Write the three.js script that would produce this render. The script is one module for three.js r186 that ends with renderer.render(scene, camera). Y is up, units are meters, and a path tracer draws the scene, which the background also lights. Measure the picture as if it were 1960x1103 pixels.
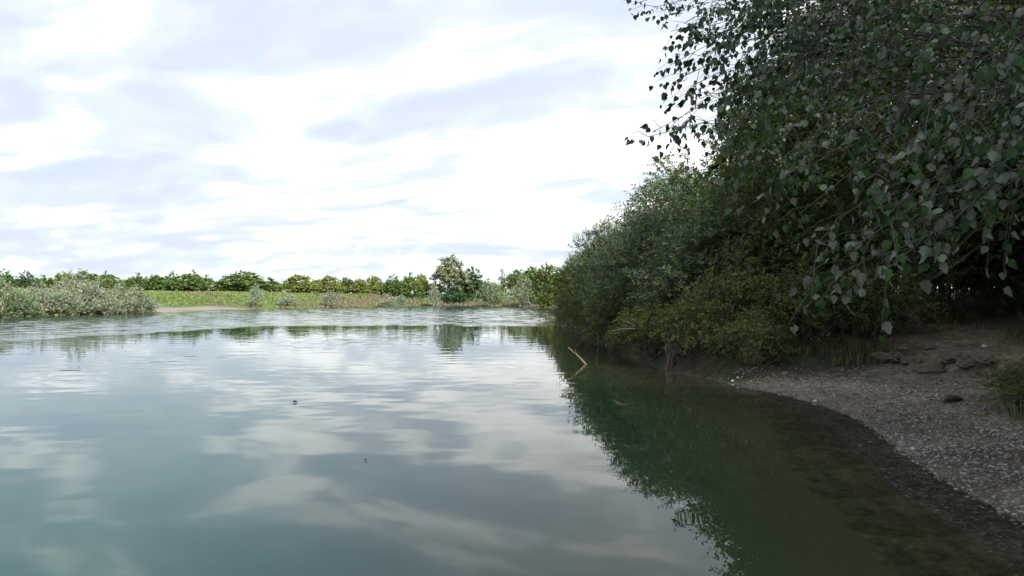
import * as THREE from 'three';

// ---------------------------------------------------------------- camera, sky, sun, exposure
const scene = new THREE.Scene();
const EYE = 1.6, FOCAL = 1300;                                   // eye height in metres; focal length in photo pixels
const camera = new THREE.PerspectiveCamera(2 * Math.atan(551.5 / FOCAL) * 180 / Math.PI, 1960 / 1103, 0.1, 4000);
camera.position.set(0, EYE, 0);
camera.lookAt(0, EYE, -10);
camera.setViewOffset(1960, 1103, 0, -20.5, 1960, 1103);          // the lens is shifted a little upwards

const renderer = new THREE.WebGLRenderer({ antialias: true });
renderer.setSize(1024, 576);
renderer.toneMapping = THREE.LinearToneMapping;
renderer.toneMappingExposure = 1.6;
renderer.shadowMap.enabled = true;
renderer.shadowMap.type = THREE.PCFSoftShadowMap;

const SUN_DIR = new THREE.Vector3(0.47, 0.6, 0.65).normalize(); // high, from behind and to the right, through thin cloud
const sun = new THREE.DirectionalLight(new THREE.Color(1.0, 0.955, 0.88), 4.5);
sun.position.copy(SUN_DIR).multiplyScalar(300);
sun.target.position.set(0, 0, -60);
sun.castShadow = true;
sun.shadow.radius = 9;
sun.shadow.mapSize.set(4096, 4096);
Object.assign(sun.shadow.camera, { left: -160, right: 160, top: 160, bottom: -160, near: 1, far: 700 });
scene.add(sun, sun.target);

// ---------------------------------------------------------------- small maths
function rng(seed) {
  let a = seed >>> 0;
  return () => { a = (a + 0x6D2B79F5) | 0; let t = Math.imul(a ^ (a >>> 15), 1 | a); t = (t + Math.imul(t ^ (t >>> 7), 61 | t)) ^ t; return ((t ^ (t >>> 14)) >>> 0) / 4294967296; };
}
const hash2 = (x, y, s) => { let h = Math.imul(x, 374761393) ^ Math.imul(y, 668265263) ^ Math.imul(s, 1274126177); h = Math.imul(h ^ (h >>> 13), 1274126177); return ((h ^ (h >>> 16)) >>> 0) / 4294967296; };
function noise(x, y, s = 0) {                                    // smooth value noise, 0..1
  const xi = Math.floor(x), yi = Math.floor(y), fx = x - xi, fy = y - yi;
  const u = fx * fx * fx * (fx * (fx * 6 - 15) + 10), v = fy * fy * fy * (fy * (fy * 6 - 15) + 10);
  const a = hash2(xi, yi, s), b = hash2(xi + 1, yi, s), c = hash2(xi, yi + 1, s), d = hash2(xi + 1, yi + 1, s);
  return a + (b - a) * u + (c - a) * v + (a - b - c + d) * u * v;
}
function fbm(x, y, oct = 4, s = 0) { let a = 0.5, t = 0, n = 0; for (let i = 0; i < oct; i++) { t += a * noise(x, y, s + i * 17); n += a; a *= 0.5; const q = x * 1.6 - y * 1.2; y = x * 1.2 + y * 1.6; x = q; } return t / n; }
const clamp = (x, a = 0, b = 1) => Math.min(b, Math.max(a, x));
const smooth = (a, b, x) => { const t = clamp((x - a) / (b - a)); return t * t * (3 - 2 * t); };
const lerp = (a, b, t) => a + (b - a) * t;
const mix3 = (a, b, t) => [lerp(a[0], b[0], t), lerp(a[1], b[1], t), lerp(a[2], b[2], t)];
const V = (x, y, z) => new THREE.Vector3(x, y, z);

// ---------------------------------------------------------------- sky: a thin, streaky cloud deck
{
  const W = 2048, H = 1024, data = new Float32Array(W * H * 4);
  const roll = 0.42, cr = Math.cos(roll), sr = Math.sin(roll);   // the way the cloud rolls run
  for (let j = 0; j < H; j++) {
    const el = ((j + 0.5) / H - 0.5) * Math.PI, y = Math.max(Math.sin(el), 0.0), ce = Math.cos(el);
    for (let i = 0; i < W; i++) {
      const az = ((i + 0.5) / W - 0.5) * 2 * Math.PI, x = Math.cos(az) * ce, z = Math.sin(az) * ce;
      const k = 1 / (y + 0.09), px = x * k, pz = z * k;
      const a = px * cr + pz * sr, b = -px * sr + pz * cr;       // along and across the rolls
      const w1 = fbm(a * 0.7 + 3.1, b * 0.9 + 7.7, 3, 5) - 0.5, w2 = fbm(a * 0.7 - 9.2, b * 0.9 + 1.3, 3, 9) - 0.5;
      const aa = a + w1 * 1.1, bb = b + w2 * 1.0;
      const streak = fbm(aa * 0.9, bb * 3.6, 5, 21);
      const puff = fbm(aa * 3.0 + 40, bb * 5.2 - 11, 6, 33);
      const broad = fbm(a * 0.28 + 5.3, b * 0.34 + 2.2, 2, 51);
      let t = 0.38 + (streak - 0.5) * 1.05 + (puff - 0.5) * 1.25 + (broad - 0.5) * 1.1;
      const low = Math.exp(-y / 0.22);                           // deep air towards the horizon: paler
      t += 0.5 * low;
      t = smooth(0.0, 1.05, t);
      const open = smooth(0.62, 0.86, fbm(aa * 0.9 + 17, bb * 1.5 + 3, 3, 77));   // thin places where the blue shows
      let c = t < 0.55 ? mix3([0.475, 0.535, 0.62], [0.575, 0.625, 0.69], t / 0.55) : mix3([0.575, 0.625, 0.69], [0.98, 0.98, 0.965], (t - 0.55) / 0.45);
      c = mix3(c, [0.36, 0.46, 0.62], 0.4 * open * (1 - low));
      const o = (j * W + i) * 4;
      data[o] = c[0]; data[o + 1] = c[1]; data[o + 2] = c[2]; data[o + 3] = 1;
    }
  }
  const sky = new THREE.DataTexture(data, W, H, THREE.RGBAFormat, THREE.FloatType);
  sky.mapping = THREE.EquirectangularReflectionMapping;
  sky.colorSpace = THREE.LinearSRGBColorSpace;
  sky.magFilter = THREE.LinearFilter; sky.minFilter = THREE.LinearFilter;
  sky.wrapS = THREE.RepeatWrapping;
  sky.needsUpdate = true;
  scene.background = sky;
  scene.environment = sky;
}

// ---------------------------------------------------------------- naming and tagging
const taken = {};
function numbered(name) { const n = taken[name] = (taken[name] ?? -1) + 1; return n ? name + '_' + String(n).padStart(3, '0') : name; }
function tag(o, label, category, group, kind) { o.userData.label = label; o.userData.category = category; if (group) o.userData.group = group; if (kind) o.userData.kind = kind; return o; }
function thing(name, pos, label, category, group) { const g = new THREE.Group(); g.name = numbered(name); g.position.copy(pos); scene.add(g); return tag(g, label, category, group); }
function mesh(name, geo, mat, parent = scene, kind) {
  const m = new THREE.Mesh(geo, mat); m.name = parent === scene ? numbered(name) : name; m.castShadow = m.receiveShadow = true;
  if (kind) m.userData.kind = kind; parent.add(m); return m;
}
const at = (px, py, d) => V((px - 980) / FOCAL * d, EYE - (py - 572) / FOCAL * d, -d);   // measuring the photograph: pixel and distance to a point of the place

// ---------------------------------------------------------------- geometry builder
class Build {
  constructor() { this.p = []; this.n = []; this.c = []; this.i = []; }
  vert(p, n, c) { this.p.push(p.x, p.y, p.z); this.n.push(n.x, n.y, n.z); this.c.push(c[0], c[1], c[2]); return this.p.length / 3 - 1; }
  tube(pts, rad, sides, c, bumpy = 0, rnd = null, cap = true) {
    const rings = []; let up = V(0.31, 0.2, 0.93);
    for (let k = 0; k < pts.length; k++) {
      const t = pts[Math.min(k + 1, pts.length - 1)].clone().sub(pts[Math.max(k - 1, 0)]).normalize();
      const e1 = up.clone().sub(t.clone().multiplyScalar(up.dot(t))); if (e1.lengthSq() < 1e-4) e1.set(t.y, -t.x, 0.3).cross(t); e1.normalize();
      const e2 = t.clone().cross(e1); up = e1; const ring = [];
      for (let s = 0; s < sides; s++) {
        const a = s / sides * 2 * Math.PI, n = e1.clone().multiplyScalar(Math.cos(a)).addScaledVector(e2, Math.sin(a));
        const r = rad[k] * (1 + (bumpy ? bumpy * (rnd() - 0.5) * 2 : 0)), q = c.length === 3 && rnd ? 0.8 + 0.4 * rnd() : 1;
        ring.push(this.vert(pts[k].clone().addScaledVector(n, r), n, [c[0] * q, c[1] * q, c[2] * q]));
      }
      rings.push(ring);
    }
    for (let k = 0; k + 1 < rings.length; k++) for (let s = 0; s < sides; s++) {
      const a = rings[k][s], b = rings[k][(s + 1) % sides], e = rings[k + 1][s], f = rings[k + 1][(s + 1) % sides];
      this.i.push(a, b, f, a, f, e);
    }
    if (cap && sides > 3) for (const [ring, fl] of [[rings[0], 1], [rings[rings.length - 1], 0]]) for (let s = 1; s + 1 < sides; s++) fl ? this.i.push(ring[0], ring[s + 1], ring[s]) : this.i.push(ring[0], ring[s], ring[s + 1]);
    return this;
  }
  leaf(p, dir, nrm, len, wid, c, fold = 0.18) {                  // a folded, pointed leaf: two faces
    const side = new THREE.Vector3().crossVectors(dir, nrm).normalize(), m = p.clone().addScaledVector(dir, len * 0.45).addScaledVector(nrm, wid * fold);
    const a = this.vert(p, nrm, c), t = this.vert(p.clone().addScaledVector(dir, len).addScaledVector(nrm, -wid * fold * 0.6), nrm, c);
    const n1 = nrm.clone().addScaledVector(side, 0.3).normalize(), n2 = nrm.clone().addScaledVector(side, -0.3).normalize();
    const r = this.vert(m.clone().addScaledVector(side, wid / 2), n1, c), l = this.vert(m.addScaledVector(side, -wid / 2), n2, c);
    this.i.push(a, r, t, a, t, l);
  }
  get empty() { return !this.i.length; }
  geo() {
    const g = new THREE.BufferGeometry();
    g.setAttribute('position', new THREE.Float32BufferAttribute(this.p, 3));
    g.setAttribute('normal', new THREE.Float32BufferAttribute(this.n, 3));
    g.setAttribute('color', new THREE.Float32BufferAttribute(this.c, 3));
    g.setIndex(this.i); return g;
  }
}
const randDir = (r) => { const z = r() * 2 - 1, a = r() * 6.2832, s = Math.sqrt(1 - z * z); return V(s * Math.cos(a), z, s * Math.sin(a)); };
function curve(a, b, bow, n, r, wob = 0) {                        // a bowed path from a to b
  const pts = [];
  for (let k = 0; k <= n; k++) { const t = k / n, p = a.clone().lerp(b, t).addScaledVector(bow, 4 * t * (1 - t)); if (wob && k && k < n) p.addScaledVector(randDir(r), wob); pts.push(p); }
  return pts;
}

// ---------------------------------------------------------------- shared materials
const grain = (() => {                                           // fine speckle for soil and bark, 0..1
  const N = 512, d = new Uint8Array(N * N * 4), r = rng(5);
  const f = new Float32Array(N * N);
  const wrapNoise = (x, y, per, s) => { const xi = Math.floor(x), yi = Math.floor(y), u = smooth(0, 1, x - xi), v = smooth(0, 1, y - yi), h = (a, b) => hash2(((a % per) + per) % per, ((b % per) + per) % per, s); return lerp(lerp(h(xi, yi), h(xi + 1, yi), u), lerp(h(xi, yi + 1), h(xi + 1, yi + 1), u), v); };
  for (let j = 0; j < N; j++) for (let i = 0; i < N; i++) {
    let t = 0, a = 0.5; for (const per of [8, 16, 32, 64, 128]) { t += a * wrapNoise(i / N * per, j / N * per, per, per); a *= 0.72; }
    f[j * N + i] = t / 1.42 + (r() - 0.5) * 0.16;
  }
  for (let k = 0; k < N * N; k++) { const v = clamp(0.5 + (f[k] - 0.5) * 1.5) * 255; d[k * 4] = d[k * 4 + 1] = d[k * 4 + 2] = v; d[k * 4 + 3] = 255; }
  const t = new THREE.DataTexture(d, N, N); t.wrapS = t.wrapT = THREE.RepeatWrapping; t.magFilter = THREE.LinearFilter; t.minFilter = THREE.LinearMipmapLinearFilter; t.generateMipmaps = true; t.needsUpdate = true; return t;
})();
const speckle = (() => {                                         // the same pattern as a pale colour map, so that soil is never one flat tone
  const s = grain.image.data, d = new Uint8Array(s.length);
  for (let k = 0; k < s.length; k += 4) { const v = 110 + s[k] * 0.57; d[k] = v; d[k + 1] = v * 0.985; d[k + 2] = v * 0.95; d[k + 3] = 255; }
  const t = new THREE.DataTexture(d, 512, 512); t.colorSpace = THREE.SRGBColorSpace; t.wrapS = t.wrapT = THREE.RepeatWrapping; t.magFilter = THREE.LinearFilter; t.needsUpdate = true; return t;
})();
const M = {
  bed: new THREE.MeshStandardMaterial({ color: new THREE.Color(0.46, 0.445, 0.41), vertexColors: true, roughness: 1 }),
  ground: new THREE.MeshStandardMaterial({ vertexColors: true, roughness: 0.95, map: speckle, bumpMap: grain, bumpScale: 0.03 }),
  leaf: new THREE.MeshPhysicalMaterial({ vertexColors: true, roughness: 0.85, specularIntensity: 0.4, transmission: 0.35, thickness: 0, side: THREE.DoubleSide }),
  silver: new THREE.MeshPhysicalMaterial({ vertexColors: true, roughness: 0.8, transmission: 0.2, thickness: 0, side: THREE.DoubleSide }),
  poplar: new THREE.MeshPhysicalMaterial({ vertexColors: true, roughness: 0.65, specularIntensity: 0.3, side: THREE.DoubleSide }),
  bark: new THREE.MeshStandardMaterial({ vertexColors: true, roughness: 0.9 }),
  stone: new THREE.MeshStandardMaterial({ color: 0xffffff, roughness: 0.8 }),
  grass: new THREE.MeshPhysicalMaterial({ vertexColors: true, roughness: 0.85, transmission: 0.3, thickness: 0, side: THREE.DoubleSide }),
  litter: new THREE.MeshStandardMaterial({ color: 0xffffff, roughness: 0.85, side: THREE.DoubleSide }),
};

// ---------------------------------------------------------------- the shoreline of the lake: [x, distance ahead]
const shorePts = [[-4, -10], [-1.6, -5], [0.4, -2.6], [1.7, -0.6], [2.6, 1.6], [3.3, 3.4], [3.62, 4.6], [3.8, 6], [4.3, 7.8], [4.6, 9.2], [4.62, 10.4], [4.4, 11.8], [4.0, 13.3], [3.45, 15], [3.3, 18], [3.2, 22], [2.9, 30], [3.6, 42], [4.6, 60], [6, 85], [6.5, 105], [3, 124], [-5, 139],
  [-11, 152], [-20, 146], [-28, 124], [-36, 107], [-41, 99], [-41, 86], [-39, 74], [-41, 66], [-46, 58], [-56, 48], [-72, 38], [-88, 18], [-86, -12], [-60, -34], [-25, -26], [-10, -17]];
const shore = new THREE.CatmullRomCurve3(shorePts.map(([x, d]) => V(x, 0, -d)), true, 'centripetal').getPoints(420).map((p) => [p.x, -p.z]);
function signedShore(x, d) {                                     // metres from the waterline: positive on land
  let best = 1e18, inside = false;
  for (let i = 0, j = shore.length - 1; i < shore.length; j = i++) {
    const ax = shore[j][0], ay = shore[j][1], bx = shore[i][0], by = shore[i][1];
    if ((ay > d) !== (by > d) && x < (bx - ax) * (d - ay) / (by - ay) + ax) inside = !inside;
    const ex = bx - ax, ey = by - ay, t = clamp(((x - ax) * ex + (d - ay) * ey) / (ex * ex + ey * ey + 1e-12)), qx = x - ax - t * ex, qy = d - ay - t * ey, q = qx * qx + qy * qy;
    if (q < best) best = q;
  }
  return (inside ? -1 : 1) * Math.sqrt(best);
}
const nearBank = (x, d) => (1 - smooth(70, 120, d)) * smooth(-6, -1, x + 0.15 * d);
function landHeight(x, d, s = signedShore(x, d)) {
  const wob = fbm(x * 0.6, d * 0.6, 3, 3) - 0.5, right = nearBank(x, d);
  if (s < 0) return -Math.min(1.6, 0.11 * -s + 0.035 * s * s) - 0.004 * Math.min(1, -s * 8);
  const rise = 2.5 * smooth(0.5, 19, s) + 0.25 * smooth(20, 60, s) + 0.35 * (fbm(x * 0.09, d * 0.09, 3, 8) - 0.5) * smooth(1, 8, s);
  const flat = smooth(-52, -48, x) * (1 - smooth(-38, -35, x)) * smooth(74, 80, d) * (1 - smooth(102, 108, d)), far = 0.05 * Math.min(s, 1) + lerp(rise, 0.035 * Math.min(s, 9) + 2.3 * smooth(8, 22, s), flat);
  if (right <= 0) return far;
  const beach = 1 - smooth(12.2, 14.2, d - 0.12 * (x - 4));
  const edge = 3.25 + 1.5 * wob + 0.35 * (noise(x * 2.4, d * 2.4, 4) - 0.5) + 0.35 * smooth(11, 6, d) * 2;
  const hb = 0.115 * Math.min(s, edge) + 0.055 * Math.max(0, s - edge) + 0.24 * smooth(edge - 0.12, edge + 0.3, s) + 0.05 * wob * smooth(0.3, 1.5, s);
  const hs = 0.42 * smooth(0, 0.7 + wob, s) + 0.085 * Math.min(s, 14);
  const clods = smooth(edge - 0.4, edge, s) * (1 - smooth(edge + 0.5, edge + 1.6, s)) * (noise(x * 4.1, d * 4.1, 14) - 0.4) * 0.16 * beach;
  const near = lerp(hs, hb, beach) + clods + 0.02 * (noise(x * 7, d * 7, 19) - 0.5) * smooth(0.1, 0.6, s);
  return lerp(far, Math.min(near, 1.75), right);
}
const landAt = (x, d, sink = 0.03) => V(x, landHeight(x, d) - sink, -d);

{ // ground and lake bed: one sheet, fine on the near beach and coarser outwards
  const lines = (lo, hi, fine, a, b, grow, most) => { const out = []; for (let v = lo; v <= hi; v += fine) out.push(v); let s = fine, v = out[out.length - 1]; while (v < b) { s = Math.min(s * grow, v < 220 ? most : 200); v += s; out.push(v); } s = fine; v = lo; const pre = []; while (v > a) { s = Math.min(s * grow, v > -160 ? most : 200); v -= s; pre.unshift(v); } return [...pre, ...out]; };
  const xs = lines(1, 11.5, 0.12, -1500, 1500, 1.12, 2.0), ds = lines(2.4, 17, 0.12, -1200, 2000, 1.12, 2.0);
  const nx = xs.length, nd = ds.length, p = [], c = [], uv = [], idx = [], deep = [], under = [];
  const sand = [0.6, 0.55, 0.46], gravel = [0.29, 0.235, 0.175], soil = [0.085, 0.058, 0.036], path = [0.31, 0.235, 0.165], grass = [0.14, 0.235, 0.038], dry = [0.19, 0.16, 0.075], silt = [0.23, 0.205, 0.085], marl = [0.29, 0.405, 0.375], litter = [0.085, 0.062, 0.036];
  for (const d of ds) for (const x of xs) {
    const s = signedShore(x, d), right = nearBank(x, d), h = landHeight(x, d, s);
    p.push(x, h, -d); uv.push(x / 0.9, d / 0.9); under.push(s < -1.1);
    const n1 = fbm(x * 0.8, d * 0.8, 4, 61), n2 = fbm(x * 0.13 + 3, d * 0.13, 4, 71), n3 = noise(x * 3.3, d * 3.3, 81);
    let col;
    if (s < 0) col = mix3(mix3(gravel, [0.16, 0.115, 0.06], 0.5), mix3(silt, marl, smooth(2.8, 5.6, -s + (n1 - 0.5) * 0.8)), smooth(0.15, 1.2, -s + (n1 - 0.5) * 0.8));
    else {
      const strip = smooth(-51, -48, x) * (1 - smooth(-38, -35, x)) * smooth(75, 79, d) * (1 - smooth(102, 107, d));   // the pale strand on the far side
      let far = mix3(grass, dry, smooth(0.46, 0.66, n2 + 0.12 * (1 - smooth(2, 12, s)) * smooth(-42, -36, x)));
      far = mix3(far, sand, strip * (1 - smooth(6.5, 8.5, s + (n1 - 0.5) * 1.5)));
      const beach = 1 - smooth(11.6, 13.0, d - 0.12 * (x - 4) + (n1 - 0.5)), edge = 3.25;
      let b = mix3(gravel, [0.17, 0.14, 0.11], smooth(0.45, 0.7, n1));
      b = mix3(b, soil, smooth(edge - 0.9, edge + 0.2, s + (n1 - 0.5) * 2.2));
      const onPath = (1 - smooth(0.8, 1.5, Math.abs(x - (8.6 + 0.12 * (d - 11)) + (n1 - 0.5) * 1.2))) * smooth(6, 9, d);
      b = mix3(b, path, onPath);
      let u = mix3(litter, [0.05, 0.065, 0.022], smooth(0.4, 0.65, n1)); u = mix3(u, path, onPath * (1 - smooth(17, 24, d)));
      const near = mix3(u, b, beach);
      col = mix3(far, near, right);
      const k = 0.82 + 0.36 * n3; col = [col[0] * k, col[1] * k, col[2] * k];
    }
    c.push(...col);
  }
  for (let j = 0; j + 1 < nd; j++) for (let i = 0; i + 1 < nx; i++) { const a = j * nx + i, b = a + 1, e = a + nx, f = e + 1; (under[a] && under[b] && under[e] && under[f] ? deep : idx).push(a, b, f, a, f, e); }
  const g = new THREE.BufferGeometry(), dry0 = idx.length; g.addGroup(0, dry0, 0); g.addGroup(dry0, deep.length, 1);
  g.setAttribute('position', new THREE.Float32BufferAttribute(p, 3)); g.setAttribute('color', new THREE.Float32BufferAttribute(c, 3)); g.setAttribute('uv', new THREE.Float32BufferAttribute(uv, 2));
  g.setIndex(idx.concat(deep)); g.computeVertexNormals();
  tag(mesh('ground', g, [M.ground, M.bed]), 'gravel beach, earth banks and grassland round the lake', 'ground', null, 'structure');
}

const windy = (x, d) => { const edge = 41 - 19 * smooth(-14, -21, x) + 4 * (fbm(x * 0.12, d * 0.05, 3, 41) - 0.5); return smooth(edge - 2, edge + 2, d); };   // where the wind reaches the water
{ // the lake: a sheet with wind ripples on its far half and a nearly still surface near the beach
  const X0 = -100, X1 = 22, D0 = -40, D1 = 168, N = 2048, data = new Float32Array(N * N * 4), r = rng(77), waves = [];
  for (let k = 0; k < 26; k++) { const wl = 0.3 * Math.pow(5, r()), a = 1.75 + (r() - 0.5) * 1.7; waves.push([2 * Math.PI / wl * Math.cos(a), 2 * Math.PI / wl * Math.sin(a), r() * 6.28, Math.pow(wl, 0.25)]); }
  for (let j = 0; j < N; j++) {
    const d = D0 + (j + 0.5) / N * (D1 - D0);
    for (let i = 0; i < N; i++) {
      const x = X0 + (i + 0.5) / N * (X1 - X0);
      const wind = windy(x, d), patch = fbm(x * 0.22 + 9, d * 0.12, 3, 45), lull = fbm(x * 0.9, d * 0.9, 2, 47);
      const amp = (0.0010 + 0.0022 * smooth(0.5, 0.75, patch) * (0.35 + lull)) * (1 - wind) * (0.35 + 0.65 * smooth(4, 16, d + Math.max(0, -x) * 0.8)) + 0.008 * wind * (0.5 + patch);
      let sx = 0, sd = 0;
      for (const [kx, kd, ph, w] of waves) { const q = Math.cos(kx * x + kd * d + ph) * w; const l = Math.hypot(kx, kd); sx += q * kx / l; sd += q * kd / l; }
      sx *= amp; sd *= amp;
      const l = Math.hypot(sx, sd, 1), o = (j * N + i) * 4;
      data[o] = 0.5 - 0.5 * sx / l; data[o + 1] = 0.5 - 0.5 * sd / l; data[o + 2] = 0.5 + 0.5 / l; data[o + 3] = 1;
    }
  }
  const t = new THREE.DataTexture(data, N, N, THREE.RGBAFormat, THREE.FloatType); t.magFilter = THREE.LinearFilter; t.needsUpdate = true;
  const mat = new THREE.MeshPhysicalMaterial({ color: 0xffffff, roughness: 0.0, transmission: 1, thickness: 1.5, ior: 1.333, attenuationColor: new THREE.Color(0.56, 0.86, 0.87), attenuationDistance: 1.0, normalMap: t });
  const g = new THREE.BufferGeometry(), p = [], nr = [], uv = [], idx = [], xs = [], ds = [], chop = [];
  for (let x = X0; x < -78; x += 5) xs.push(x); for (let x = -78; x < X1; x += 1.2) xs.push(x); xs.push(X1);
  for (let d = D0; d < 16; d += 2) ds.push(d); for (let d = 16; d < 156; d += 0.14) ds.push(d); ds.push(D1);
  for (let k = 0; k < 6; k++) { const wl = 0.6 + 0.4 * r(), a = Math.PI / 2 + (r() - 0.5) * 0.7; chop.push([2 * Math.PI / wl * Math.cos(a), 2 * Math.PI / wl * Math.sin(a), r() * 6.28, wl]); }
  for (const d of ds) for (const x of xs) {                      // wavelets raised by the wind on the open part of the lake
    const w = windy(x, d) * smooth(16, 18, d) * (1 - smooth(150, 156, d)), gust = 0.8 + 0.4 * fbm(x * 0.1, d * 0.07, 2, 49); let h = 0, sx = 0, sd = 0;
    if (w > 0.001) for (const [kx, kd, ph, wl] of chop) { const A = 0.0042 * wl * w * gust, q = kx * x + kd * d + ph; h += A * Math.sin(q); sx += A * kx * Math.cos(q); sd += A * kd * Math.cos(q); }
    const l = Math.hypot(sx, 1, sd); p.push(x, h, -d); nr.push(-sx / l, 1 / l, sd / l); uv.push((x - X0) / (X1 - X0), (d - D0) / (D1 - D0));
  }
  for (let j = 0; j + 1 < ds.length; j++) for (let i = 0; i + 1 < xs.length; i++) { const a = j * xs.length + i, b = a + 1, e = a + xs.length, f = e + 1; idx.push(a, b, f, a, f, e); }
  g.setAttribute('position', new THREE.Float32BufferAttribute(p, 3)); g.setAttribute('normal', new THREE.Float32BufferAttribute(nr, 3)); g.setAttribute('uv', new THREE.Float32BufferAttribute(uv, 2)); g.setIndex(idx);
  tag(mesh('lake_water', g, mat), 'still grey-green lake water mirroring the cloudy sky', 'water', null, 'structure');
}

// ---------------------------------------------------------------- plants
function foliage(B, T, r, lobes, o) {                            // leafy twigs spread through the lobes of a crown
  const wsum = lobes.reduce((s, l) => s + l.r.x * l.r.y, 0);
  for (let i = 0; i < o.twigs; i++) {
    let w = r() * wsum, l = lobes[0]; for (const q of lobes) { w -= q.r.x * q.r.y; if (w <= 0) { l = q; break; } }
    let u = randDir(r); if (u.y < -0.35 && r() < 0.6) u.y = -u.y;
    const k = (o.core ?? 0.5) + (1.06 - (o.core ?? 0.5)) * Math.sqrt(r());
    const p = V(l.c.x + u.x * l.r.x * k, l.c.y + u.y * l.r.y * k, l.c.z + u.z * l.r.z * k);
    if (p.y < (o.minY ?? 0.05)) continue;
    const dir = u.multiplyScalar(0.7).addScaledVector(randDir(r), 0.55).add(V(0, o.up ?? 0.35, 0)).normalize();
    const len = o.twig * (0.6 + 0.8 * r()), n = Math.round(o.leaves * (0.7 + 0.6 * r()));
    const tone = o.palette[Math.min(o.palette.length - 1, Math.floor(Math.pow(r(), 1.25) * o.palette.length))], tw = 0.8 + 0.4 * r();
    const tip = p.clone().addScaledVector(dir, len).add(V(0, -(o.sag ?? 0.1) * len, 0));
    if (T && r() < (o.twigShow ?? 1)) T.tube([p, tip], [o.twigR ?? 0.006, 0.002], 3, o.bark, 0, null, false);
    const e1 = V(dir.y, -dir.x, 0.2).cross(dir).normalize(), e2 = dir.clone().cross(e1);
    for (let k2 = 0; k2 < n; k2++) {
      const t = (k2 + r()) / n, a = k2 * 2.4 + r() * 1.2, q = p.clone().addScaledVector(dir, len * t); q.y -= (o.sag ?? 0.1) * len * t * t;
      const out = e1.clone().multiplyScalar(Math.cos(a)).addScaledVector(e2, Math.sin(a));
      const ld = dir.clone().multiplyScalar(0.45 + 0.4 * r()).addScaledVector(out, 0.8).add(V(0, -(o.hang ?? 0.2) * r(), 0)).normalize();
      const nr = V(0, 1, 0).addScaledVector(randDir(r), 0.9); nr.addScaledVector(ld, -nr.dot(ld)).normalize();
      const s = 0.65 + 0.7 * r(), f = tw * (0.78 + 0.44 * r());
      B.leaf(q, ld, nr, o.leafL * s, o.leafW * s, [tone[0] * f, tone[1] * f, tone[2] * f * (0.9 + 0.2 * r())]);
    }
  }
}
function domeLobes(r, H, W, n, low = 0.22, lobe = 0.23) {
  const out = [];
  for (let k = 0; k < n; k++) {
    const a = k * 2.399 + r() * 0.9, f = Math.sqrt((k + 0.4) / n), rad = W / 2 * 0.68 * f, rr = W * lobe * (0.7 + 0.6 * r());
    const top = H * (1 - 0.55 * f * f) - rr * 0.8, y = lerp(H * low, top, 0.25 + 0.75 * Math.pow(r(), 0.6));
    out.push({ c: V(Math.cos(a) * rad, Math.max(rr * 0.5, y), Math.sin(a) * rad), r: V(rr, rr * (0.75 + 0.3 * r()), rr) });
  }
  out.push({ c: V((r() - 0.5) * W * 0.15, H - W * lobe * 0.7, (r() - 0.5) * W * 0.15), r: V(W * lobe * 0.75, W * lobe * 0.75, W * lobe * 0.75) });
  return out;
}
function shrubGeo(seed, o) {                                     // many stems from the ground
  const r = rng(seed), B = new Build(), T = new Build(), lobes = domeLobes(r, o.H, o.W, o.lobes ?? 14, o.low, o.lobe);
  lobes.forEach((l) => {
    const base = V((r() - 0.5) * o.W * 0.16, -0.08, (r() - 0.5) * o.W * 0.16), pts = curve(base, l.c, V((r() - 0.5) * 0.3, -0.12 * o.H * 0.4, (r() - 0.5) * 0.3), 5, r, 0.03);
    const R = o.stemR ?? 0.03; T.tube(pts, pts.map((_, k) => R * (1 - 0.14 * k)), 5, o.bark, 0.1, r);
    for (let k = 0; k < (o.subs ?? 7); k++) { const s = pts[2 + Math.floor(r() * 4)], e = l.c.clone().add(randDir(r).multiply(l.r).multiplyScalar(0.8)); if (e.y < 0.1) continue; const q = curve(s, e, V(0, 0.06, 0), 3, r, 0.02); T.tube(q, q.map((_, i) => R * 0.45 * (1 - 0.25 * i)), 4, o.bark); }
  });
  foliage(B, o.showTwigs ? T : null, r, lobes, o);
  return { leaves: B.geo(), wood: T.geo() };
}
function treeGeo(seed, o) {                                      // a trunk, limbs and a clumped crown
  const r = rng(seed), B = new Build(), T = new Build(), L = new Build(), base = o.crownBase ?? 0.28, lobes = [];
  for (const l of domeLobes(r, o.H * (1 - base), o.W, o.lobes ?? 18, o.low ?? 0.1, o.lobe)) { l.c.y += o.H * base; lobes.push(l); }
  const fork = o.H * (base + 0.12), tp = curve(V(0, -0.15, 0), V((r() - 0.5) * 0.3, o.H * 0.72, (r() - 0.5) * 0.3), V((r() - 0.5) * 0.25, 0, 0), 7, r, 0.02 * o.H / 6);
  const R = o.trunkR ?? 0.11; T.tube(tp, tp.map((_, k) => R * (k === 0 ? 1.35 : 1 - 0.11 * k)), 8, o.bark, 0.06, r);
  lobes.forEach((l) => {
    const s = tp[clamp(Math.floor(l.c.y / (o.H * 0.72) * 7 - 1 - r() * 1.5), 1, 6) | 0], q = curve(s, l.c, V(0, -0.05 * o.H * 0.3, 0), 5, r, 0.03);
    L.tube(q, q.map((_, k) => R * 0.42 * (1 - 0.17 * k)), 5, o.bark, 0.08, r);
    for (let k = 0; k < (o.subs ?? 4); k++) { const e = l.c.clone().add(randDir(r).multiply(l.r).multiplyScalar(0.85)), w = curve(q[3], e, V(0, 0.05, 0), 3, r, 0.02); L.tube(w, w.map((_, i) => R * 0.17 * (1 - 0.25 * i)), 4, o.bark); }
  });
  foliage(B, o.showTwigs ? L : null, r, lobes, { ...o, minY: o.minY ?? o.H * base * 0.7 });
  return { leaves: B.geo(), trunk: T.geo(), limbs: L.geo() };
}
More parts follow.
